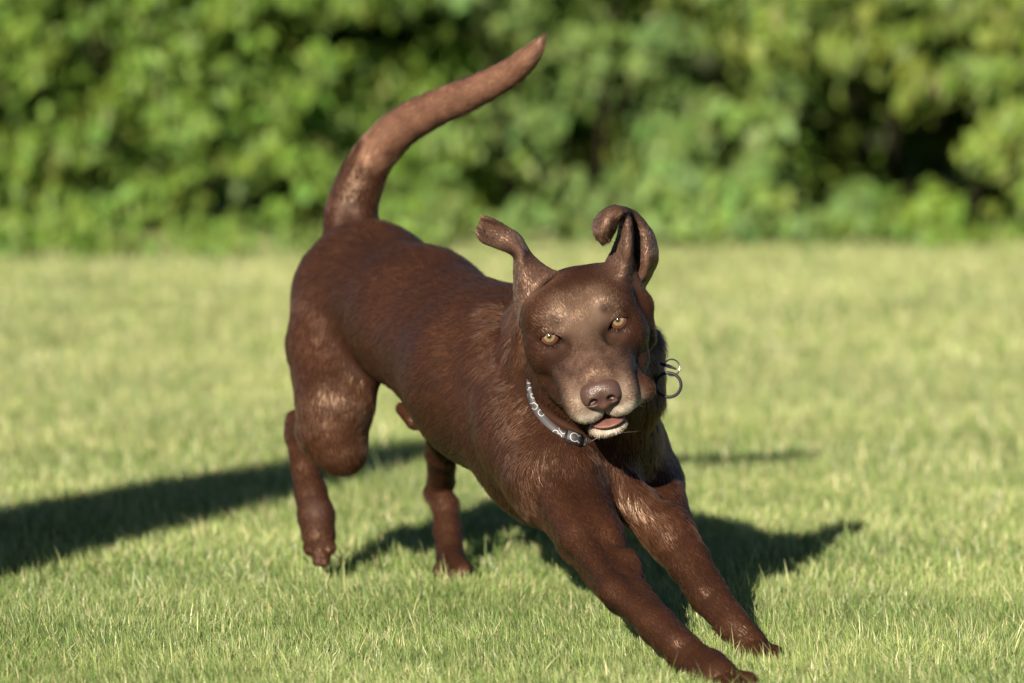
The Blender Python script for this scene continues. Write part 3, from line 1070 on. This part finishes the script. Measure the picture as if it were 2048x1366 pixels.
sa = pl.data.attributes.new("strap", 'FLOAT_VECTOR', 'POINT')
sa.data.foreach_set("vector", np.array([((np.array(v) - RING[ib]) @ RT[ib] / .012 + 3.3, (np.array(v) - RING[ib]) @ RW[ib] / .012 + .7, 0) for v in V], f32).ravel())


# ---- fur: each hair keeps the lie of the skin under it, plus a fibre sheen
m_fur = bpy.data.materials.new("dog_fur"); m_fur.use_nodes = True
t = m_fur.node_tree; b = t.nodes["Principled BSDF"]
at = t.nodes.new("ShaderNodeAttribute"); at.attribute_name = "col"
an_ = t.nodes.new("ShaderNodeAttribute"); an_.attribute_name = "lie"
t.links.new(at.outputs["Color"], b.inputs["Base Color"])
t.links.new(an_.outputs["Vector"], b.inputs["Normal"])
b.inputs["Roughness"].default_value = .46
b.inputs["IOR"].default_value = 1.75
b.inputs["Specular IOR Level"].default_value = .9
b.inputs["Specular Tint"].default_value = (1.0, .72, .52, 1)
hb = t.nodes.new("ShaderNodeBsdfHairPrincipled")
hb.parametrization = 'COLOR'
t.links.new(at.outputs["Color"], hb.inputs["Color"])
hb.inputs["Roughness"].default_value = .2
hb.inputs["Radial Roughness"].default_value = .4
hb.inputs["Random Roughness"].default_value = .3
mx = t.nodes.new("ShaderNodeMixShader"); mx.inputs[0].default_value = .25
t.links.new(b.outputs[0], mx.inputs[1]); t.links.new(hb.outputs[0], mx.inputs[2])
t.links.new(mx.outputs[0], t.nodes["Material Output"].inputs[0])


def make_fur(total):
    me = body_me
    me.calc_loop_triangles()
    nt_ = len(me.loop_triangles)
    tri = np.zeros(nt_ * 3, np.int32); me.loop_triangles.foreach_get("vertices", tri); tri = tri.reshape(-1, 3)
    A, B_, C_ = BV[tri[:, 0]], BV[tri[:, 1]], BV[tri[:, 2]]
    area = np.linalg.norm(np.cross(B_ - A, C_ - A), axis=1) * .5
    dens = area * (1 + 2.2 * headw[tri[:, 0]] + 2.0 * earw[tri[:, 0]]) * (1 - np.clip(BARE[tri].max(1) * 1.3, 0, 1))
    facing = np.einsum('ij,ij->i', BN[tri[:, 0]], CAM - A)     # the far side needs fewer hairs
    dens *= np.where(facing < -1.5, .35, 1)
    cdf = np.cumsum(dens); n = total
    ti = np.searchsorted(cdf, rng.random(n) * cdf[-1])
    u = np.sqrt(rng.random(n)); v = rng.random(n)
    w = np.stack([1 - u, u * (1 - v), u * v], 1)
    T = tri[ti]
    def it(a): return np.einsum('ij,ij...->i...', w, a[T])
    p = it(BV); nn = it(BN); nn /= np.linalg.norm(nn, axis=1, keepdims=True)
    fl = it(flow); L = it(hlen); col = it(COL)
    hw = it(headw)
    # clumps and small partings
    a1 = ((vnoise(p, 20, 21) - .5) * .35 + (vnoise(p, 110, 22) - .5) * .6)
    sd = np.cross(nn, fl)
    fl = fl + sd * (a1 + rng.normal(0, .14, n))[:, None]
    fl /= np.linalg.norm(fl, axis=1, keepdims=True) + 1e-9
    L = L * rng.uniform(.55, 1.15, n) * .82
    lift = (.11 + .10 * rng.random(n) + .14 * (vnoise(p, 70, 23) - .45))
    K = 4
    pos = np.zeros((n, K, 3), f32)
    for j in range(K):
        s = j / (K - 1)
        pos[:, j] = p - nn * .0006 + fl * (L * s)[:, None] + nn * (L * lift * (s * 1.5 - .75 * s * s))[:, None]
    # part the hair round the strap
    q = pos[:, 1:].reshape(-1, 3).astype(float)
    kill = np.zeros(len(q), bool)
    near = np.where(np.linalg.norm(q - CEN, axis=1) < .13)[0]
    vr = RING[VIS]; vn = RN[VIS]; vw = RW[VIS]
    for s_ in range(0, len(near), 4000):
        qq = q[near[s_:s_ + 4000]]
        i_ = ((qq[:, None] - vr[None]) ** 2).sum(2).argmin(1)
        e_ = qq - vr[i_]
        kill[near[s_:s_ + 4000]] = (np.abs(np.sum(e_ * vw[i_], 1)) < .0038) & (np.abs(np.sum(e_ * vn[i_], 1)) < .02) & (np.linalg.norm(e_, axis=1) < .02)
    keep = ~kill.reshape(n, K - 1).any(1)
    # normal of the coat at each hair, stirred a little hair by hair and lock by lock
    lie = nn + sd * (rng.normal(0, 1, n) * (.12 + .10 * hw) + (vnoise(p, 170, 41) - .5) * .28)[:, None] + fl * ((vnoise(p, 130, 42) - .5) * .24 + rng.normal(0, .10, n))[:, None]
    lie /= np.linalg.norm(lie, axis=1, keepdims=True)
    pos = pos[keep]; col = col[keep]; hw = hw[keep]; lie = lie[keep]; n = len(pos)
    wp, wd = [], []
    for i in range(14):
        sx = -1 if i % 2 else 1
        q0 = np.array([sx * random.uniform(2.0, 3.3), random.uniform(5.5, 8.0), random.uniform(-6.9, -5.0)])
        if i > 10: q0 = np.array([sx * random.uniform(.5, 1.8), random.uniform(6.5, 7.5), -9.9])
        d0 = np.array([sx * random.uniform(.7, 1.2), random.uniform(-.6, .1), random.uniform(-.9, .1)]); d0 /= np.linalg.norm(d0)
        l0 = random.uniform(1.6, 3.2)
        wp.append([from_head(q0 + d0 * l0 * u_ + np.array([0, -1.0, -.5]) * l0 * .25 * u_ * u_) for u_ in (0, .33, .67, 1)])
    nw = len(wp)
    pos = np.concatenate([pos, np.array(wp, f32)]); col = np.concatenate([col, np.full((nw, 3), .05)]); n = len(pos)
    hw = np.concatenate([hw, np.ones(nw)]); lie = np.concatenate([lie, np.tile(-EF, (nw, 1))])
    cv = bpy.data.hair_curves.new("fur")
    cv.add_curves([K] * n)
    cv.attributes["position"].data.foreach_set("vector", pos.ravel())
    rad = np.zeros((n, K), f32)
    rr = .00017 * rng.uniform(.75, 1.25, n) * (1 - .25 * hw)
    rr[-nw:] = .00007
    for j in range(K):
        rad[:, j] = rr * (1 - .8 * (j / (K - 1)) ** 1.5)
    ra = cv.attributes.get("radius") or cv.attributes.new("radius", 'FLOAT', 'POINT')
    ra.data.foreach_set("value", rad.ravel())
    col = col * (1 + (rng.random((n, 1)) - .5) * (1.25 + .4 * hw[:, None])) * (.75 + .5 * vnoise(pos[:, 0].astype(float), 140, 31))[:, None] * (1 + rng.normal(0, .05, (n, 3)))
    c4 = np.ones((n, 4), f32); c4[:, :3] = np.clip(col * 1.3, .004, .9)
    cc = cv.attributes.new("col", 'FLOAT_COLOR', 'CURVE')
    cc.data.foreach_set("color", c4.ravel())
    li = cv.attributes.new("lie", 'FLOAT_VECTOR', 'CURVE')
    li.data.foreach_set("vector", lie.astype(f32).ravel())
    cv.materials.append(m_fur)
    o = bpy.data.objects.new("fur", cv)
    link(o, body)
    return o


make_fur(600000)

# ---- eyes
def eye_mat():
    m, t, b = mat_new("eye")
    at = t.nodes.new("ShaderNodeAttribute"); at.attribute_name = "col"
    t.links.new(at.outputs["Color"], b.inputs["Base Color"])
    b.inputs["Roughness"].default_value = .12
    b.inputs["Specular IOR Level"].default_value = .6
    b.inputs["Coat Weight"].default_value = .6
    b.inputs["Coat Roughness"].default_value = .03
    return m


m_eye = eye_mat()
for s in (-1, 1):
    c = from_head((s * EYE_X, EYE_Y, 0))
    gaze = CAM + np.array([-.25, 0, .1]) - c; gaze /= np.linalg.norm(gaze)
    r_ = EYE_R * .01 * .985
    s1 = np.cross(gaze, [0, 0, 1]); s1 /= np.linalg.norm(s1); s2 = np.cross(gaze, s1)
    V, F, C = [], [], []
    NA, NB = 56, 48
    for i in range(NA + 1):
        a = math.pi * (i / NA) ** 1.25
        for j in range(NB):
            ph = 2 * math.pi * j / NB
            V.append(c + r_ * (math.cos(a) * gaze + math.sin(a) * (math.cos(ph) * s1 + math.sin(ph) * s2)) + gaze * r_ * .10 * max(0, 1 - (a / .75) ** 2))
            th = .5 + .5 * math.sin(ph * 11) * math.sin(ph * 5 + 1)
            if a < .22: k = (.006, .006, .009)
            elif a < .27: k = (.10, .06, .02)
            elif a < .62: k = tuple(x * (.85 + .3 * th) for x in ((.205, .150, .078) if a > .36 else (.12, .09, .05)))
            elif a < .70: k = (.045, .022, .012)
            else: k = (.13, .055, .04)
            C.append(k)
    for i in range(NA):
        for j in range(NB):
            j2 = (j + 1) % NB
            F.append((i * NB + j, i * NB + j2, (i + 1) * NB + j2, (i + 1) * NB + j))
    part("eye", V, np.array(F), m_eye, cols=np.array(C))

# ---- small local implicit pieces in head space (nose, tongue)
def local_nets(fn, lo, hi, h):
    lo = np.array(lo, float); n = np.ceil((np.array(hi) - lo) / h).astype(int) + 1
    ijk = np.stack(np.meshgrid(*[np.arange(k) for k in n], indexing='ij'), -1).reshape(-1, 3)
    G = fn(lo + ijk * h).reshape(n)
    neg = G < 0
    nx, ny, nz_ = n - 1
    corners = [(i, j, k) for i in (0, 1) for j in (0, 1) for k in (0, 1)]
    cnt = sum(neg[i:i + nx, j:j + ny, k:k + nz_].astype(int) for i, j, k in corners)
    act = (cnt > 0) & (cnt < 8)
    ci = np.argwhere(act); vid = np.full(cnt.shape, -1); vid[act] = np.arange(len(ci))
    acc = np.zeros((len(ci), 3)); num = np.zeros(len(ci))
    for a in corners:
        for ax in range(3):
            if a[ax]: continue
            b_ = list(a); b_[ax] = 1
            ga = G[tuple((ci + a).T)]; gb = G[tuple((ci + b_).T)]
            x = (ga < 0) != (gb < 0)
            p = np.asarray(a, float)[None].repeat(len(ci), 0); p[:, ax] = ga / (ga - gb + 1e-12)
            acc[x] += p[x]; num[x] += 1
    V = lo + (ci + acc / np.maximum(num, 1)[:, None]) * h
    F = []
    for ax in range(3):
        u, v = (ax + 1) % 3, (ax + 2) % 3
        s0 = [slice(1, k - 1) for k in n]; s1 = list(s0)
        s0[ax] = slice(0, n[ax] - 1); s1[ax] = slice(1, n[ax])
        A = neg[tuple(s0)]
        e = np.argwhere(A != neg[tuple(s1)])
        fl = A[tuple(e.T)]
        off = np.array([1, 1, 1]); off[ax] = 0
        e = e + off
        def at_(du, dv):
            q = e.copy(); q[:, u] -= du; q[:, v] -= dv
            return vid[tuple(q.T)]
        q = np.stack([at_(1, 1), at_(0, 1), at_(0, 0), at_(1, 0)], 1)
        q[~fl] = q[~fl][:, ::-1]
        F.append(q)
    return V, np.concatenate(F)


def nose_sdf(q):
    m = q.copy(); m[:, 0] = np.abs(q[:, 0])
    A = np.array
    d = ell(q, (0, 9.2, -3.35), (2.05, 1.35, 1.15))
    d = smin(d, ell(m, (.95, 9.35, -4.05), (1.2, 1.25, 1.1)), .5)
    d = smin(d, ell(q, (0, 9.3, -4.75), (.75, 1.0, .85)), .6)
    # nostrils: a round hole that trails off to the side
    d = smax(d, -ell(m, (.92, 10.55, -4.15), (.42, .75, .36)), .25)
    d = smax(d, -cone(m, A([1.1, 10.3, -4.3]), A([1.95, 9.7, -4.55]), .22, .10), .22)
    d = smax(d, -cone(q, A([0, 10.75, -3.7]), A([0, 10.35, -5.6]), .06, .10), .22)
    return d


m_nose, t, b = mat_new("nose_leather")
vz = t.nodes.new("ShaderNodeTexVoronoi"); vz.inputs["Scale"].default_value = 650
bp = t.nodes.new("ShaderNodeBump"); bp.inputs["Strength"].default_value = .6; bp.inputs["Distance"].default_value = .0006
tc = t.nodes.new("ShaderNodeTexCoord")
t.links.new(tc.outputs["Object"], vz.inputs["Vector"])
t.links.new(vz.outputs["Distance"], bp.inputs["Height"]); t.links.new(bp.outputs[0], b.inputs["Normal"])
at = t.nodes.new("ShaderNodeAttribute"); at.attribute_name = "col"
t.links.new(at.outputs["Color"], b.inputs["Base Color"])
b.inputs["Roughness"].default_value = .38; b.inputs["Specular IOR Level"].default_value = .5
V, F = local_nets(nose_sdf, (-2.7, 7.4, -6.2), (2.7, 11.4, -1.7), .085)
nc = np.tile(np.array([.064, .036, .030]), (len(V), 1))
wn = ramp(V[:, 2], -4.1, -5.0)[:, None]
nc = nc * (1 - wn) + np.array([.125, .066, .056]) * wn
hole = np.exp(-np.maximum(ell(np.abs(V) * [1, 1, -1], (.92, 10.4, -4.2), (.42, .9, .36)), 0) / .12)[:, None]
nc = nc * (1 - .8 * hole) + np.array([.03, .012, .01]) * .8 * hole
V = (V - [0, 9.3, -3.9]) * [1.06, 1.03, 1.06] + [0, 9.3, -3.9]
nose = part("nose", from_head(V), F, m_nose, cols=nc)

m_tongue = mat_plain("tongue", (.17, .080, .064), .35, spec=.5, noise=.3, nscale=500)
def tongue_sdf(q):
    d = ell(q, (.15, 6.55, -8.26), (1.95, 2.1, .42))
    return smax(d, -cone(q, np.array([.15, 9, -7.85]), np.array([.15, 5, -7.8]), .15, .15), .4)
V, F = local_nets(tongue_sdf, (-2.6, 4, -9.4), (2.8, 9.2, -7.4), .1)
part("tongue", from_head(V), F, m_tongue)
def torus(c, axis, R_, r, start=0, end=2 * math.pi, n=48, m=10, squash=(1, 1)):
    axis = np.asarray(axis, float); axis /= np.linalg.norm(axis)
    s = np.cross(axis, [0.13, 0.2, 1]); s /= np.linalg.norm(s); u = np.cross(axis, s)
    V, F = [], []
    for i in range(n):
        a = start + (end - start) * i / n
        d = math.cos(a) * s * squash[0] + math.sin(a) * u * squash[1]
        dn_ = d / np.linalg.norm(d)
        for k in range(m):
            b_ = 2 * math.pi * k / m
            V.append(np.asarray(c) + d * R_ + r * (math.cos(b_) * dn_ + math.sin(b_) * axis))
    for i in range(n):
        for k in range(m):
            F.append((i * m + k, i * m + (k + 1) % m, ((i + 1) % n) * m + (k + 1) % m, ((i + 1) % n) * m + k))
    return V, np.array(F)


m_ring = mat_plain("ring_steel", (.55, .55, .56), .25, 1.0)
m_dark = mat_plain("dark_steel", (.008, .010, .016), .45, 0.0, spec=.25)
V, F = torus(P(1344, 735, 6.50), -EF + EX * .35 + EU * .1, 16.5 / 1750, .0009)
part("split_ring", V, F, m_ring, col_o)
V, F = torus(P(1337, 770, 6.50), -EF - EX * .2, 25.5 / 1750, .0018, squash=(1, .95))
part("collar_ring", V, F, m_dark, col_o)
tg_a, tg_b = P(1322, 728, 6.50), P(1352, 738, 6.485)
V, F = tube([tg_a, (tg_a + tg_b) / 2 + EU * .0005, tg_b], [.0016, .0022, .0012], 8)
part("tag_edge", V, F, m_dark, col_o)
